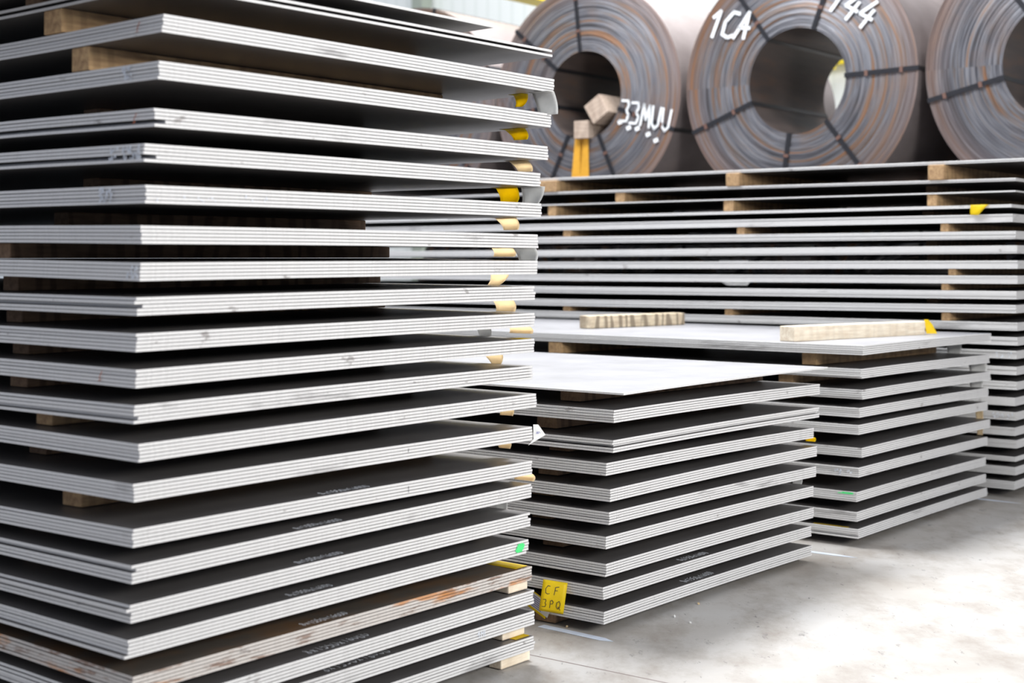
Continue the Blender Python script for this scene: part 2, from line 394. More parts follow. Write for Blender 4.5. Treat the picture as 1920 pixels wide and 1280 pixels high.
# ---------------------------------------------------------------- timber spacers
def timber(st, i, u0, u1, v0, v1, m, label, bottom=None, top=None):
    """ lies between the underside of pack i and the top of pack i+1 (or the floor) """
    pk = ST[st]['packs']; c = []
    du = 0
    for zz in (0, 1):
        for (v, u) in ((v0, u0), (v1, u0), (v1, u1), (v0, u1)):
            if zz: z_ = zsurf(st, i, u, v)-.0006
            elif i+1 < len(pk): z_ = zsurf(st, i+1, u, v) + pk[i+1][4]*PITCH - .0004
            else: z_ = .001
            if not zz: z_ += {'A': .0015, 'B': .004, 'C': .003, 'D': 0}[st]*math.exp(-u/.8)
            if zz and top is not None: z_ = top
            if not zz and bottom is not None: z_ = bottom
            c.append((v-(v0+v1)/2, u-(u0+u1)/2, z_))
    zb = min(q[2] for q in c[:4]); c = [(a, b_, z_-zb) for a, b_, z_ in c]
    me = mesh('timber_spacer', c, BF, [m]); bevelled(me, min(.004, .18*min(u1-u0, abs(c[4][2]))))
    o = link('timber_spacer', me); p = plan(st, i, (u0+u1)/2, (v0+v1)/2); o.location = (p.x, p.y, zb); o.rotation_euler = (0, 0, ROT)
    tag(o, label, 'timber', 'timber spacers between the steel packs'); return o
A_T = {0: (.392, .469, .0, 1.3, 'wood'), 1: (.286, .358, .0, 1.3, 'wood'), 2: (.62, .70, .28, 1.3, 'wood_old'), 3: (.66, .74, .33, 1.35, 'wood_old'), 4: (.711, .79, .38, 1.48, 'wood_old'), 5: (.747, .82, .3, 1.48, 'wood_old'),
       6: (.618, .69, .05, 1.48, 'wood_old'), 7: (.658, .73, .1, 1.48, 'wood_old'), 8: (.625, .70, .1, 1.48, 'wood_old'), 9: (.593, .67, .1, 1.48, 'wood_old'), 10: (.60, .68, .1, 1.45, 'wood_old'),
       11: (.429, .50, .07, 1.42, 'wood'), 12: (.60, .68, .15, 1.42, 'wood_old'), 13: (.348, .43, .1, 1.42, 'wood')}
NA = len(ST['A']['packs'])
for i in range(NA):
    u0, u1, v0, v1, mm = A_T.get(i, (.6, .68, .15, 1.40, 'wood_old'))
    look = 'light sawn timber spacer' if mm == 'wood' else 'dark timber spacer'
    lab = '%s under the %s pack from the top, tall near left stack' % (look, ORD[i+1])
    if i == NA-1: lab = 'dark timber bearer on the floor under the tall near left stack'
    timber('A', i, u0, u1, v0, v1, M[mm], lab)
timber('A', 0, .55, .63, .05, 1.2, M['wood_old'], 'dark timber strip carrying the loose topmost sheet, tall near left stack', bottom=ST['A']['packs'][0][1]+.0240, top=ST['A']['packs'][0][1]+.0540)
for i in range(len(ST['B']['packs'])):
    lab = 'brown timber spacer under the %s pack from the top, low middle stack' % ORD[i]
    if i == 0: lab = 'brown timber spacer under the single pale sheet, low middle stack'
    if i == len(ST['B']['packs'])-1: lab = 'brown timber bearer on the floor under the low middle stack'
    u0 = .22 if i == 9 else .25+.1*rnd.random()
    timber('B', i, u0, u0+.09, .02 if i == 9 else .12, 1.45, M['wood_old'], lab)
for i in range(len(ST['C']['packs'])):
    lab = 'brown timber spacer under the %s pack from the top, low right stack' % ORD[i]
    if i == 9: lab = 'brown timber bearer on the floor under the low right stack'
    u0 = {0: .25, 1: .36}.get(i, .4+.1*rnd.random())
    timber('C', i, u0, u0+.075, .06 if i < 2 else .15, 1.45, M['wood' if i < 2 else 'wood_old'], lab)
timber('C', 0, 1.655, 1.74, .01, 1.45, M['wood'], 'light brown timber spacer under the top pack, left end, low right stack')
D_T = [(0, 1.655, 1.747), (0, .386, .477), (0, 3.029, 3.176), (1, 2.508, 2.579), (2, 1.688, 1.755), (2, 3.029, 3.095), (2, .416, .471), (4, 1.619, 1.67), (4, 2.915, 2.976), (4, .356, .401),
       (7, .341, .383), (8, .383, .422), (10, 1.721, 1.773), (10, 2.945, 2.998), (10, .365, .413)]
SIDE = lambda u: 'right end' if u < 1 else ('centre' if u < 2 else ('left of centre' if u < 2.8 else 'left end'))
for (i, u0, u1) in D_T:
    dv_ = .012 if i else -.02
    timber('D', i, u0, u1, dv_, 1.48, M['wood'], 'pale timber spacer under the %s pack near the %s, long back stack' % (ORD[i], SIDE(u0)))
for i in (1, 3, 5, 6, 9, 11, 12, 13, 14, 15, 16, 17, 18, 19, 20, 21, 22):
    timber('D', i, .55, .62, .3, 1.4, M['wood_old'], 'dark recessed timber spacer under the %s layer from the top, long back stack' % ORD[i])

def block(name, p0, p1, w_, h_, z_, m, label):
    p0, p1 = Vector((*p0, 0)), Vector((*p1, 0)); ln = (p1-p0).length; a = math.atan2(p1.y-p0.y, p1.x-p0.x)
    me = bevelled(mesh(name, box_verts(0, ln, 0, w_, 0, h_), BF, [m]), .004, 2)
    z1_ = z_+(zsurf('C', 0, .3, .8+ln*.9)-zsurf('C', 0, .3, .8))+.0015
    o = link(name, me); o.location = (p0.x, p0.y, z_+.0015); o.rotation_euler = (0, -math.atan2(z1_-z_, ln), a); tag(o, label, 'timber'); return o
zt = lambda u, v: zsurf('C', 0, u, v) + 5*PITCH - PITCH + TH
block2 = block('timber_block', (1.30, 6.5464), (2.11, 7.2632), .085, .070, zt(.3, .8)+.001, M['wood_pale'], 'pale timber beam on top of the low right stack, yellow tag at its end')
block1 = block('timber_block', (.4348, 7.835), (1.0244, 8.4327), .085, .070, zt(1.5, .8)+.001, M['wood_saw'], 'saw-scorched timber beam lying on the low right stack, further back on the left')

# ---------------------------------------------------------------- strokes: hand lettering as thin ribbons
GL = {'0': [[(.3, 0), (.08, .2), (.05, .6), (.2, .95), (.42, .98), (.58, .7), (.55, .25), (.3, 0)]], '1': [[(.1, .75), (.35, 1), (.35, 0)]], '4': [[(.35, 1), (.05, .4), (.6, .4)], [(.45, .7), (.4, 0)]],
      '5': [[(.55, 1), (.15, .98), (.1, .55), (.4, .6), (.58, .35), (.4, .03), (.05, .05)]], '6': [[(.5, 1), (.15, .6), (.08, .2), (.35, 0), (.58, .25), (.35, .5), (.1, .35)]],
      '8': [[(.32, .52), (.1, .75), (.3, 1), (.52, .78), (.32, .52), (.08, .22), (.3, 0), (.55, .22), (.32, .52)]], 'x': [[(.08, .6), (.5, .05)], [(.5, .6), (.08, .05)]],
      'C': [[(.6, .93), (.3, .98), (.05, .6), (.1, .12), (.4, 0), (.62, .08)]], 'F': [[(.12, 0), (.18, .55), (.2, .9), (.65, 1)], [(.15, .5), (.5, .55)]], '3': [[(.02, .95), (.4, 1), (.48, .8), (.36, .55), (.52, .35), (.42, .05), (.0, .0)]],
      'P': [[(.15, 0), (.15, .9), (.35, 1), (.55, .8), (.45, .55), (.18, .5)]], 'Q': [[(.3, 0), (.08, .3), (.12, .8), (.4, 1), (.6, .7), (.55, .2), (.3, 0)], [(.35, .3), (.65, -.1)]], 'A': [[(.0, 0), (.35, 1), (.5, 0)], [(.1, .4), (.6, .4)]],
      'M': [[(.05, 0), (.15, 1), (.35, .3), (.5, 1), (.6, 0)]], 'U': [[(.08, 1), (.1, .2), (.3, 0), (.5, .2), (.58, 1)]], '9': [[(.55, .8), (.3, 1), (.1, .75), (.3, .5), (.55, .7), (.45, 0)]], 'H': [[(.1, 1), (.1, 0)], [(.55, 1), (.5, 0)], [(.1, .5), (.55, .5)]], ' ': [], '.': [[(.2, .1), (.3, .0)]]}
def strokes(text, h, adv=.78, slant=0, jit=0):
    out = []; x = 0
    for ch in text:
        j = rnd.uniform(-jit, jit)
        for pl in GL.get(ch, []): out.append([((x+a+slant*b_)*h*.9, (b_+j)*h) for a, b_ in pl])
        x += adv*(.5 if ch in ' .' else 1)
    return out
def ribbon(name, pls, width, fn, mat_, parent, th=.0006):
    """ pls in a flat plane; fn(x, y, lift) -> 3D point in the parent's space """
    vt, fc = [], []
    for pl in pls:
        for (x0, y0), (x1, y1) in zip(pl[:-1], pl[1:]):
            dx, dy = x1-x0, y1-y0; l = math.hypot(dx, dy) or 1e-6; nx, ny = -dy/l*width/2, dx/l*width/2; ex, ey = dx/l*width*.3, dy/l*width*.3
            b0 = len(vt)
            for lift in (0, th):
                for (a, b_) in ((x0-ex+nx, y0-ey+ny), (x1+ex+nx, y1+ey+ny), (x1+ex-nx, y1+ey-ny), (x0-ex-nx, y0-ey-ny)): vt.append(fn(a, b_, lift))
            fc += [tuple(b0+k_ for k_ in f) for f in BF]
    return link(name, mesh(name, vt, fc, [mat_]), parent)
# dimensions chalked along the front edge of the plates
def plate_text(st, i, va, vb, text='8x1550x16000', m='chalk', width=.0016):
    n_ = ST[st]['packs'][i][4]; par = SHEET[(st, i, n_-1)]; z0 = ST[st]['packs'][i][1]
    h = (vb-va)/(len(text)*.78*.9)
    s = strokes(text, 1.0, jit=.12)
    fn = lambda x, y, l: (va+x*h, .022+y*h*1.3, zsurf(st, i, .03, va+x*h)-z0+TH+l)
    o = ribbon('chalk_writing', s, width/h, fn, M[m], par, .0004); tag(o, 'faint chalk writing'); return o
for args in (('A', 14, .6242, .8066), ('A', 15, .5342, .7036), ('A', 16, .5436, .7137), ('A', 17, .5229, .6795), ('A', 18, .5568, .7239), ('A', 19, .5625, .80), ('A', 20, .6242, .8812), ('B', 8, .5394, .7295), ('B', 9, .558, .7689)):
    plate_text(*args, m='chalk', width=.0015)
# scribbles on the cut edges.  face 'L' = left long side (v = 0), 'R' = right short side (u = 0)
def edge_mark(st, i, face, c, zc, pls, width, m, label=None):
    n_ = ST[st]['packs'][i][4]; par = SHEET[(st, i, n_-1)]; off = -.0045 if face == 'L' else -.0018
    zz0 = (n_-1)*PITCH
    if face == 'L': fn = lambda x, y, l: (off-l, c+x, zsurf(st, i, max(c, 0), 0)-ST[st]['packs'][i][1]-zz0+y)
    else: fn = lambda x, y, l: (c+x, off-l, zsurf(st, i, 0, c)-ST[st]['packs'][i][1]-zz0+y)
    o = ribbon('chalk_mark', pls, width, fn, M[m], par)
    if label: tag(o, label)
    return o
def scribble(w_, h_, n_, seed):
    q = random.Random(seed); out = []
    for a in range(n_):
        x = q.uniform(0, w_); y = q.uniform(.1*h_, .8*h_); out.append([(x, y), (x+q.uniform(-.0032, .0032), min(h_, y+q.uniform(.003, .009))), (x+q.uniform(-.003, .008), y)])
    return out
for (i, uu, ww, nn) in ((2, .10, .03, 12), (4, .01, .12, 26), (5, .12, .05, 20), (7, .005, .04, 9)):
    edge_mark('A', i, 'L', uu, 0, scribble(ww, .043, int(nn*1.8), i), .0020, 'chalk', 'pale blue-white chalk scribble')
for (i, uu) in ((1, .09), (3, .065), (10, .13)):
    edge_mark('A', i, 'L', uu, 0, [[(0, .012), (.004, .018), (-.002, .027), (-.006, .033)], [(0, .012), (.008, .010)]], .0016, 'orange', 'orange crayon tick')
edge_mark('A', 20, 'R', 1.23, 0, [[(.0, .012), (.0, .033)], [(.0, .03), (-.008, .022)], [(.010, .03), (.008, .012)], [(.010, .024), (.020, .024)], [(.020, .034), (.018, .014)], [(.026, .030), (.026, .012)]], .0022, 'chalk', 'white chalk figures')
edge_mark('A', 17, 'R', 1.435, 0, [[(0, .016), (.036, .018)], [(.004, .021), (.040, .024)], [(.008, .027), (.042, .029)], [(.006, .012), (.03, .013)], [(.012, .032), (.036, .033)]], .0058, 'green', 'bright green spray mark')
edge_mark('A', 14, 'R', .93, 0, [[(0, .012), (.0, .03)]], .0012, 'pen'); edge_mark('A', 13, 'R', .93, 0, [[(0, .02), (.001, .03)]], .0012, 'pen')
edge_mark('C', 7, 'L', .015, 0, [[(0, .034), (.07, .034)], [(.0, .038), (.05, .038)]], .004, 'green', 'green spray mark')
for (st, i, nn) in (('C', 6, 14), ('D', 17, 16), ('D', 13, 8)):
    edge_mark(st, i, 'L', .01, 0, scribble(.11, .04, nn, i), .003, 'chalk', 'white chalk scribble')
edge_mark('A', 5, 'R', .02, 0, scribble(.35, .04, 12, 99), .0012, 'chalk', 'faint chalk specks')

# ---------------------------------------------------------------- papers and stickers
def paper(st, u0, u1, z1, z0, v, bulge, m, label, taper=(0, 0), name='paper_label', cat='label', tuck=.03):
    """ hangs from height z1 down to z0 in front of the plane v, its upper end tucked in under the pack; u0 < u1 """
    NU, NZ = 6, 8; vt = []; fc = []; sgn = 1 if v > .5 else -1
    if 0 < v < .1: tuck = -.02
    cu, cz = (u0+u1)/2, z1
    for a in range(NZ+2):
        t = max(0, (a-1)/NZ)
        for b_ in range(NU+1):
            s_ = b_/NU; lo = u0+(taper[0]*t); hi = u1+(taper[1]*t); u = lo+(hi-lo)*s_
            off = sgn*bulge*math.sin(t*math.pi*.8)*(1+.25*math.sin(s_*5)); z_ = z1+(z0-z1)*t
            if a == 0: off = -sgn*tuck; z_ = z1+.0002
            vt.append((off, u-cu, z_-cz))
    for a in range(NZ+1):
        for b_ in range(NU): p_ = a*(NU+1)+b_; fc.append((p_, p_+1, p_+NU+2, p_+NU+1))
    me = mesh(name, vt, fc, [m], smooth=True)
    o = link(name, me); p = Vector((ST[st]['ox'], ST[st]['oy'], 0)) + D1*v + D2*cu; o.location = (p.x, p.y, cz); o.rotation_euler = (0, 0, ROT)
    md = o.modifiers.new('thickness', 'SOLIDIFY'); md.thickness = .0004
    tag(o, label, cat, 'paper tags hanging from the steel packs'); return o
AP = [('y', 0.0329, 0.0909, 1, 1.7496, (.03, 0), 'torn yellow tag under the second pack, beside a large white sheet of paper'),
('w', -0.070, 0.0159, 1, 1.7167, (-.01, -.02), 'large white paper hanging out at the right corner under the second pack'),
('y', 0.0436, 0.1257, 2, 1.6447, (0, -.03), 'folded yellow tag under the third pack from the top'),
('p', 0.0329, 0.1082, 3, 1.5428, (-.01, -.03), 'peach paper tag under the fourth pack from the top'),
('y', 0.0758, 0.163, 4, 1.4446, (.008, -.012), 'yellow tag with peach tip under the fifth pack from the top'),
('w', -0.0346, 0.0607, 4, 1.4402, (.03, 0), 'curled white paper under the fifth pack from the top, right of a yellow tag'),
('p', 0.0801, 0.1674, 5, 1.3598, (0, -.03), 'peach paper tag under the sixth pack from the top'),
('p', 0.093, 0.1807, 6, 1.2749, (0, 0), 'square peach paper tag under the seventh pack, left of a white paper'),
('w', 0.0011, 0.093, 6, 1.263, (0, -.02), 'grey-white paper under the seventh pack, at the right corner'),
('p', 0.1082, 0.1851, 7, 1.1829, (.05, 0.02), 'brown slanting paper tag under the eighth pack from the top'),
('p', 0.093, 0.1807, 8, 1.0997, (0, -.012), 'peach paper tag under the ninth pack from the top'),
('w', 0.1896, 0.2569, 9, 1.0151, (0, -.02), 'blue-grey folded paper under the tenth pack, left of a peach tag'),
('p', 0.0265, 0.1148, 9, 1.0321, (-.004, .0), 'flat peach paper tag under the tenth pack, right of a folded grey paper'),
('p', 0.141, 0.2456, 10, 0.9287, (.01, -.06), 'brown pointed paper tag under the eleventh pack from the top'),
('p', 0.1017, 0.163, 12, 0.7683, (0, -.01), 'small peach paper tag under the thirteenth pack from the top'),
('p', 0.1126, 0.1963, 13, 0.6627, (0, -.04), 'small orange paper tag under the fourteenth pack from the top'),
('p', 0.0138, 0.1039, 14, 0.568, (0.004, -.01), 'rounded pinkish paper tag under the fifteenth pack from the top'),
('w', 0.1235, 0.2074, 15, 0.4637, (0, -.04), 'pale blue paper under the sixteenth pack from the top')]
for (c, a, b_, i, zb, tp, lab) in AP:
    z1 = zsurf('A', i, (a+b_)/2, 1.5)-.0008
    paper('A', a, b_, z1, zb, 1.504, .010 if c == 'w' else .016, M[{'y': 'yellow', 'p': 'peach', 'w': 'white'}[c]], lab, tp)
for (st, a, b_, i, zb, c, lab) in (('B', .0106, .0674, 3, .4988, 'yellow', 'small yellow tag at the far right end of the low middle stack'), ('B', .0724, .1274, 5, .313, 'white', 'small pinkish white tag at the far right end of the low middle stack'),
    ('C', .1455, .2331, 0, .7621, 'white', 'pale blue paper hanging under the top pack of the low right stack'), ('C', .0078, .1107, 1, .6718, 'white', 'white folded paper under the second pack of the low right stack'),
    ('C', .0305, .1079, 2, .5896, 'white', 'bluish paper under the third pack of the low right stack'), ('C', .0277, .0705, 4, .3403, 'peach', 'tiny peach tag under the fifth pack of the low right stack')):
    paper(st, a, b_, zsurf(st, i, a, ST[st]['W'])-.0008, zb, ST[st]['W']+.02, .012, M[c], lab, (.004, -.01), tuck=.05)
# yellow tag taped over the edge of the long back stack
n3 = 2; zt3 = zsurf('D', 3, .19, 0)+n3*PITCH
paper('D', .1412, .2372, zt3+.0005, 1.507, -.022, .006, M['yellow'], 'bright yellow tag folded over the edge near the right end of the long back stack', (.05, 0), tuck=.03)
paper('D', 1.6, 1.84, zsurf('D', 7, 1.7, 0)-.0006, 1.262, .03, .006, M['white'], 'white paper hanging on the long back stack, upper one', (.02, -.02))
paper('D', 1.6, 1.80, zsurf('D', 8, 1.7, 0)-.0006, 1.1114, .02, .006, M['white'], 'white paper hanging on the long back stack, lower one', (.02, -.04))
# yellow label CF 3PQ and the white form behind it
zB = zsurf('B', 8, .2, 0)+5*PITCH
def hang(name, W_, H_, m, loc, tilt, lean, label, cat='label', bend=.012, turn=0):
    NU, NZ = 6, 10; vt = []; fc = []
    def pt(x, y, l=0): t = y/H_; return (x, -bend*math.sin(t*3.0)-l, -y)
    for a in range(NZ+1):
        for b_ in range(NU+1): vt.append(pt(-W_/2+W_*b_/NU, H_*a/NZ))
    for a in range(NZ):
        for b_ in range(NU): p_ = a*(NU+1)+b_; fc.append((p_, p_+1, p_+NU+2, p_+NU+1))
    o = link(name, mesh(name, vt, fc, [m], smooth=True)); o.location = loc; o.rotation_euler = (lean, tilt, ROT-R(90))
    md = o.modifiers.new('thickness', 'SOLIDIFY'); md.thickness = .0005; md.offset = 1
    o.rotation_euler[2] += turn; tag(o, label, cat); return o, pt
pB = plan('B', 8, .176, 0) - D1*.030
lab, pt = hang('paper_label', .084, .108, M['yellow'], (pB.x, pB.y, zB+.001), R(8), R(0), 'yellow label handwritten CF 3PQ hanging on the left side of the low middle stack', turn=R(34))
for txt, x0, y0, h in (('CF', -.030, .045, .028), ('3PQ', -.034, .092, .028)):
    s = strokes(txt, h, adv=1.15 if txt == 'CF' else .92)
    ribbon('handwriting', [[(x0+a, y0-b_) for a, b_ in pl] for pl in s], .0019, lambda x, y, l: pt(x, y, l+.0009), M['pen'], lab)
pW = plan('B', 9, .252, 0) - D1*.014
lab2, pt2 = hang('paper_form', .085, .062, M['yellow'], (pW.x, pW.y, zsurf('B', 8, .27, 0)-.024), R(24), R(0), 'white delivery form with a yellow border tucked behind the yellow CF label', bend=0)
ribbon('form_sheet', [[(-.036, .028), (.036, .028)]], .048, lambda x, y, l: pt2(x, y, l+.0009), M['white'], lab2)
ribbon('printed_lines', [[(-.03, .012+.007*k_), (.03-.006*(k_ % 3), .012+.007*k_)] for k_ in range(6)], .0016, lambda x, y, l: pt2(x, y, l+.0022), M['bluepen'], lab2)
# white paper wrapped around the corner of the fourteenth pack
pc = plan('A', 12, .0, 1.5)
zc13 = zsurf('A', 13, 0, 1.5)
vt = []; fc = []
pts = [(1.435, .046, .000), (1.505, .050, .0), (1.540, .010, .012), (1.455, -.006, .006)]
outl = [(-.02, .050), (.025, .046), (.062, .008), (-.045, -.010), (-.05, .002), (.0, .01)]
o = link('paper_label', mesh('paper_label', [(a, -.006-.004*abs(math.sin(a*40)), b_) for a, b_ in [(-.03, -.012), (.06, .012), (.022, .048), (.0, .050), (.001, .004)]], [(0, 1, 2, 3, 4)], [M['white']]))
p = plan('A', 13, 0, 1.497); o.location = (p.x, p.y, zc13); o.rotation_euler = (0, 0, ROT); md = o.modifiers.new('thickness', 'SOLIDIFY'); md.thickness = .0004
tag(o, 'white paper with blue writing folded over the right corner of the near stack, halfway down', 'label')
ribbon('handwriting', [[(.008, .020), (.011, .027), (.014, .020)], [(.017, .026), (.018, .020)], [(.021, .026), (.026, .021)]], .0012, lambda x, y, l: (x, -.0125-l, y), M['bluepen'], o)
# yellow stickers lying on plates of the near stack
def sticker(st, i, v0, v1, u0, u1, m, label):
    n_ = ST[st]['packs'][i][4]; z0 = zsurf(st, i, (u0+u1)/2, (v0+v1)/2)+(n_-1)*PITCH+TH
    dz = (zsurf(st, i, 0, v1)-zsurf(st, i, 0, v0))
    me = mesh('sticker', [(v0-v1, 0, .0006-dz/2), (0, 0, .0006+dz/2), (0, u1-u0, .0006+dz/2), (v0-v1, u1-u0, .0006-dz/2), (v0-v1, 0, .0012-dz/2), (0, 0, .0012+dz/2), (0, u1-u0, .0012+dz/2), (v0-v1, u1-u0, .0012-dz/2)], BF, [m])
    o = link('sticker', me); p = plan(st, i, u0, v1); o.location = (p.x, p.y, z0); o.rotation_euler = (0, 0, ROT); tag(o, label, 'label'); return o
sticker('A', 18, 1.43, 1.49, .01, .16, M['yellow'], 'yellow sticker at the right end of the rusty pack, near stack')
sticker('A', 21, 1.42, 1.49, .01, .13, M['yellow'], 'yellow sticker at the right end of the lowest pack, near stack')
sticker('A', 10, 1.44, 1.49, .004, .05, M['yellow'], 'crumpled yellow sticker at the right corner of the eleventh pack, near stack')
sticker('A', 20, 1.45, 1.49, .06, .2, M['yellow'], 'narrow yellow sticker on the pack above the lowest, near stack')
sticker('C', 9, .005, .02, .05, .22, M['yellow'], 'thin yellow sticker on the left edge of the lowest pack, low right stack')
# tag on the end of the timber beam
bd = (Vector((2.11, 7.2632, 0))-Vector((1.30, 6.5464, 0))).normalized(); q = Vector((2.11, 7.2632, 0))+bd*.012
me = mesh('paper_label', [(-.0, 0, 0), (.055, 0, 0), (.035, .012, .045), (.012, .012, .072), (-.012, .0, .072)], [(0, 1, 2, 3, 4)], [M['yellow']])
o = link('paper_label', me); o.location = (q.x, q.y, block2.location.z); md = o.modifiers.new('thickness', 'SOLIDIFY'); md.thickness = .0006
tag(o, 'yellow tag at the far end of the pale timber beam on the low right stack', 'label')

# light wooden wedges at the right corner of the near stack
def wedge(i, u0, u1, v0, v1, label):
    timber('A', i, u0, u1, v0, v1, M['wood_pale'], label)
wedge(18, .012, .10, 1.40, 1.495, 'pale wooden block at the right corner under the rusty pack, near stack')
wedge(20, .03, .075, 1.38, 1.49, 'small pale wooden block at the right corner under the second-lowest pack, near stack')
wedge(21, .035, .085, 1.38, 1.525, 'pale wooden wedge on the floor under the right corner of the near stack')
wedge(16, .139, .18, 1.40, 1.48, 'small orange-brown wooden block at the right end under the seventeenth pack, near stack')

# ---------------------------------------------------------------- steel coils
def coil(name, loc, Ro, Ri, Wd, angles, label, seed, detail=True):
    q = random.Random(seed); NS = 96
    root = bpy.data.objects.new(name, None); sc.collection.objects.link(root); root.location = loc
    # local z = into the hall (D1), local x = along the front (-D2), local y = up
    root.matrix_world = Matrix(((-D2.x, 0, D1.x, loc[0]), (-D2.y, 0, D1.y, loc[1]), (0, 1, 0, loc[2]), (0, 0, 0, 1)))
    tag(root, label, 'steel coil', 'rolled steel coils')
    nr = 110; prof = []; r_ = Ri; off = 0
    zs = []
    for a in range(nr+1):
        r_ = Ri+(Ro-Ri)*a/nr; off = .7*off+q.uniform(-.0032, .0032)
        zs.append(off); prof.append((r_, off)); 
        if a < nr: prof.append((r_+(Ro-Ri)/nr*.86, off+.001))
    def lathe(pr, mt, nm, parent, sm=True):
        vt = [(r*math.cos(2*math.pi*k_/NS), r*math.sin(2*math.pi*k_/NS), z_) for (r, z_) in pr for k_ in range(NS)]
        fc = [(a*NS+k_, a*NS+(k_+1) % NS, (a+1)*NS+(k_+1) % NS, (a+1)*NS+k_) for a in range(len(pr)-1) for k_ in range(NS)]
        return link(nm, mesh(nm, vt, fc, [mt], smooth=sm), parent)
    fz = lambda r: min(zs)-.001
    lathe([(Ri, Wd)]+[(Ri, Wd*t) for t in (.75, .5, .25)]+[prof[0]], M['cbore'], 'inner_bore', root)
    lathe(list(reversed(prof)), M['cface'], 'wound_side', root, False)
    lathe([(Ro, prof[-1][1]), (Ro+.002, .02), (Ro+.002, Wd*.5), (Ro+.002, Wd-.02), (Ro, Wd)], M['cbody'], 'outer_wrap', root)
    lathe([(Ro, Wd), (Ri, Wd)], M['cface'], 'wound_side', root, False)
    for an in angles:
        a = R(an); hw = .016
        ca, sa = math.cos(a), math.sin(a); g = .004
        path = [(Ri-g, -.012), (Ro+g+.002, -.012), (Ro+g+.002, Wd+.008), (Ri-g, Wd+.008)]; path2 = [(Ri-g+.003, -.009), (Ro+g-.001, -.009), (Ro+g-.001, Wd+.005), (Ri-g+.003, Wd+.005)]
        vt = []
        for pp in (path, path2):
            for (r, z_) in pp:
                for s_ in (-hw, hw): vt.append((r*ca-s_*sa, r*sa+s_*ca, z_))
        fc = []
        for k_ in range(4):
            n2 = (k_+1) % 4
            fc += [(2*k_, 2*n2, 2*n2+1, 2*k_+1), (8+2*k_, 8+2*k_+1, 8+2*n2+1, 8+2*n2), (2*k_, 8+2*k_, 8+2*n2, 2*n2), (2*k_+1, 2*n2+1, 8+2*n2+1, 8+2*k_+1)]
        s = link('strap', mesh('strap', vt, fc, [M['strap']]), root)
        if detail:
            for fr in (.3, .78):
                r = Ri+(Ro-Ri)*fr; c = [(r*ca-.019*sa*k1-.012*ca*k2, r*sa+.019*ca*k1-.012*sa*k2, z_) for z_ in (-.016, -.012) for k1, k2 in ((-1, -1), (1, -1), (1, 1), (-1, 1))]
                link('strap_clip', mesh('strap_clip', c, BF, [M['clip']]), s)
    return root
C1, C2, C3 = (.575, 11.30), (2.02, 10.11), (3.47, 8.95)
c4 = (C1[0]-1.42, C1[1]+1.14)
coil1 = coil('steel_coil', (*C1, 2.575), .895, .352, 1.2, (96, 140, 190, 244, 294, 339), 'upper steel coil at left, with wooden blocks in its bore and a yellow paint stripe', 1)
coil2 = coil('steel_coil', (*C2, 2.54), .905, .378, 1.2, (1, 69, 125, 201, 262, 308), 'upper steel coil in the centre, marked 1CA and 144 in white', 2)
coil3 = coil('steel_coil', (*C3, 2.53), .90, .385, 1.2, (60, 125, 193, 250, 310), 'upper steel coil cut off by the right side of the photo', 3)
coil4 = coil('steel_coil', (*c4, 2.57), .895, .37, 1.2, (20, 75, 140, 200, 260, 320), 'upper steel coil mostly hidden behind the top of the near stack', 4)
stp = (1.445, -1.18)
for k_, nm in ((-.5, 'lower steel coil behind the long back stack, under the coil marked 1CA'),):
    pass
lows = [((C1[0]+c4[0])/2, (C1[1]+c4[1])/2), ((C1[0]+C2[0])/2, (C1[1]+C2[1])/2), ((C2[0]+C3[0])/2, (C2[1]+C3[1])/2), (C3[0]+.725, C3[1]-.58)]
ll = ['lower steel coil on the floor behind the near stack', 'lower steel coil on the floor below the blocked coil and the coil marked 1CA', 'lower steel coil on the floor below the coil marked 1CA and the right-hand coil', 'lower steel coil on the floor below the right-hand coil']
for (x, y), lb, sd in zip(lows, ll, (11, 12, 13, 14)):
    coil('steel_coil', (x, y, .905), .90, .38, 1.2, (30, 90, 150, 210, 270, 330), lb, sd, False)
for k_, nm in enumerate(('behind the near stack', 'left of centre', 'right of centre', 'at the far right')):  # hidden rear row, added to block light between the front coils
    x, y = lows[k_]; coil('steel_coil', (x+D1.x*1.42, y+D1.y*1.42, .905), .90, .38, 1.2, (30, 150, 270), 'added light-blocking coil in the second row on the floor, '+nm, 21+k_, False)
coil('steel_coil', (C1[0]+D1.x*1.42, C1[1]+D1.y*1.42, 2.54), .90, .38, 1.2, (30, 150, 270), 'added light-blocking coil in the second row, upper one behind the blocked coil', 31, False)  # added to keep the gap right of the left coil dark
coil('steel_coil', (lows[2][0]+D1.x*1.42, lows[2][1]+D1.y*1.42, 2.715), .90, .38, 1.2, (30, 150, 270), 'added light-blocking coil in the second row, upper one behind the right-hand coil', 32, False)  # added to keep the gap beside the right-hand coil dark
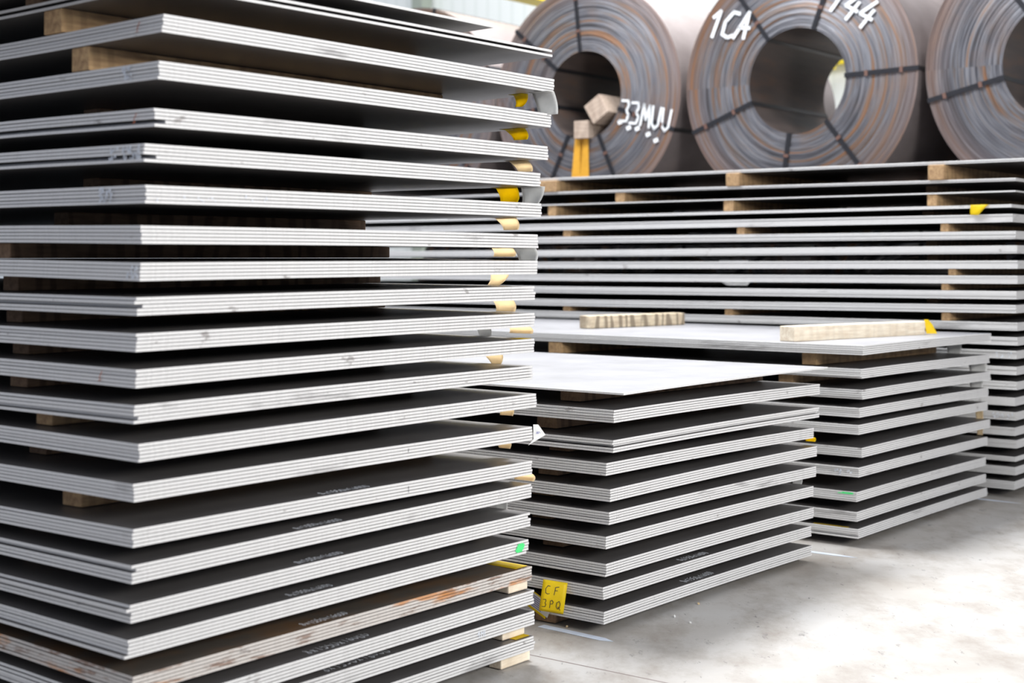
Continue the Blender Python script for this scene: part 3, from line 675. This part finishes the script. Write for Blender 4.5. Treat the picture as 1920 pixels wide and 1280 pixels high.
# writing on the coils, sprayed and brushed on the wound side
def coil_text(par, txt, cx, cy, h, rot, m, width, adv=.85, slant=.15, name='painted_writing'):
    s = strokes(txt, h, adv, slant); c, sn = math.cos(R(rot)), math.sin(R(rot))
    pl = [[(cx+a*c-b_*sn, cy+a*sn+b_*c) for a, b_ in l] for l in s]
    return ribbon(name, pl, width, lambda x, y, l: (x, y, -.0125-l), M[m], par, .001)
coil_text(coil2, '1CA', -.74, .385, .19, -8, 'whitepaint', .026, adv=.70, slant=.3)
coil_text(coil2, '144', .22, .50, .20, -32, 'whitepaint', .024, adv=.70)
coil_text(coil1, '33MUU', .345, -.225, .165, -14, 'whitepaint', .019, adv=.64, slant=-.1)
for dx_, dy_ in ((.34, -.20), (.42, -.25), (.50, -.26), (.60, -.31), (.67, -.36)):
    ribbon('paint_dot', [[(dx_, dy_-.04), (dx_+.022, dy_-.032)]], .032, lambda x, y, l: (x, y, -.0125-l), M['whitepaint'], coil1, .001)
pl = [[(.37*math.cos(R(a)), .37*math.sin(R(a))), (.885*math.cos(R(a)), .885*math.sin(R(a)))] for a in (263.5, 271)]
ribbon('paint_stripe', pl, .085, lambda x, y, l: (x, y, -.0125-l), M['paint'], coil1, .001)
# wooden blocks lying in the bore of the left coil
def bore_block(cx, cy, s_, rot, ln, label, z0=-.06):
    me = bevelled(mesh('timber_block', box_verts(-s_/2, s_/2, -s_/2, s_/2, 0, ln), BF, [M['wood_grey']]), .006)
    o = link('timber_block', me)
    base = Matrix(((-D2.x, 0, D1.x, C1[0]), (-D2.y, 0, D1.y, C1[1]), (0, 1, 0, 2.575), (0, 0, 0, 1)))
    o.matrix_world = base @ Matrix.Translation((cx, cy, z0)) @ Matrix.Rotation(R(rot), 4, 'Z'); tag(o, label, 'timber'); return o
bore_block(.01, -.278, .14, 0, .5, 'pale square timber end lying at the bottom of the left coil bore')
bore_block(.155, -.125, .17, 32, .7, 'tilted brown square timber end in the left coil bore, upper one')
# cradle beams under the lower coils
dirv = Vector((lows[3][0]-lows[0][0], lows[3][1]-lows[0][1], 0)).normalized()

# ---------------------------------------------------------------- hall details beyond the coils
def bar(name, p0, p1, w_, h_, m, label, cat):
    p0, p1 = Vector(p0), Vector(p1); ln = (p1-p0).length; me = mesh(name, box_verts(0, ln, -w_/2, w_/2, 0, h_), BF, [m]); bevelled(me, .01)
    o = link(name, me); o.location = p0; o.rotation_euler = (0, 0, math.atan2(p1.y-p0.y, p1.x-p0.x)); tag(o, label, cat); return o
p0 = Vector((.13, 14, 3.82)); bar('crane_rail', p0-D1*3.2, p0+D1*6.6, .25, .3, M['beam'], 'yellow crane rail running back above the left coils', 'crane rail')
wn = Vector((D1.x, D1.y, 0)); wp = Vector((0, 23.5, 0))
pr = lambda x, z_, back=.2: (lambda k_: (k_*(lambda Y: Y)(1), z_))(x)
def on_wall(px, zz, out=.2):
    kx = (px-960)/2667; Y = (wn.dot(wp)-out)/(wn.x*kx+wn.y); return Vector((kx*Y, Y, zz))
a_, b2 = on_wall(1440, 3.98, .12), on_wall(1720, 3.98, .12)
bar('crane_rail', a_, b2, .2, .16, M['beam'], 'yellow rail on the back wall, seen through the bore of the coil marked 1CA', 'crane rail')
q = on_wall(790, 0, .2); me = mesh('column', box_verts(-.12, .12, -.12, .12, 0, 8.5), BF, [M['column']]); o = link('column', me); o.location = q; o.rotation_euler = (0, 0, ROT)
tag(o, 'grey-green steel column against the back wall above the hidden coil', 'column')

# ---------------------------------------------------------------- marks and crumbs on the floor
def floor_strip(p0, p1, w_, m, label, name='floor_marking'):
    p0, p1 = Vector((*p0, 0)), Vector((*p1, 0)); ln = (p1-p0).length
    vt = [(0, -w_/2, .0005), (ln*.85, -w_/2, .0005), (ln, 0, .0005), (ln*.85, w_/2, .0005), (0, w_/2, .0005)]; vt += [(a, b_, .0015) for a, b_, _ in vt]
    fc = [(4, 3, 2, 1, 0), (5, 6, 7, 8, 9)]+[(k_, (k_+1) % 5, 5+(k_+1) % 5, 5+k_) for k_ in range(5)]
    o = link(name, mesh(name, vt, fc, [m])); o.location = p0; o.rotation_euler = (0, 0, math.atan2(p1.y-p0.y, p1.x-p0.x)); tag(o, label, 'floor marking'); return o
floor_strip((.10, 4.915), (.3356, 4.7111), .035, M['line'], 'pale blue chalk line end on the floor between near and middle stacks')
floor_strip((.9, 6.46), (1.4667, 6.0366), .028, M['line'], 'pale painted line end on the floor between middle and right stacks')
floor_strip((1.9, 8.0), (2.6451, 7.3869), .028, M['line'], 'pale painted line end on the floor beside the long back stack')
for k_, (x, y) in enumerate(((.1888, 5.035-.14), (.5758, 5.035), (.6853, 5.2224), (.62, 4.95))):
    me = bpy.data.meshes.new('chip'); bm = bmesh.new(); bmesh.ops.create_icosphere(bm, subdivisions=1, radius=.005)
    for v in bm.verts: v.co *= rnd.uniform(.7, 1.3)
    bm.to_mesh(me); bm.free(); me.materials.append(M['white'] if k_ % 2 else M['peach']); o = link('stone_chip', me); o.location = (x, y, .004)
    tag(o, 'tiny pale chip on the concrete floor in front of the low middle stack', 'chip', 'pale chips on the floor')
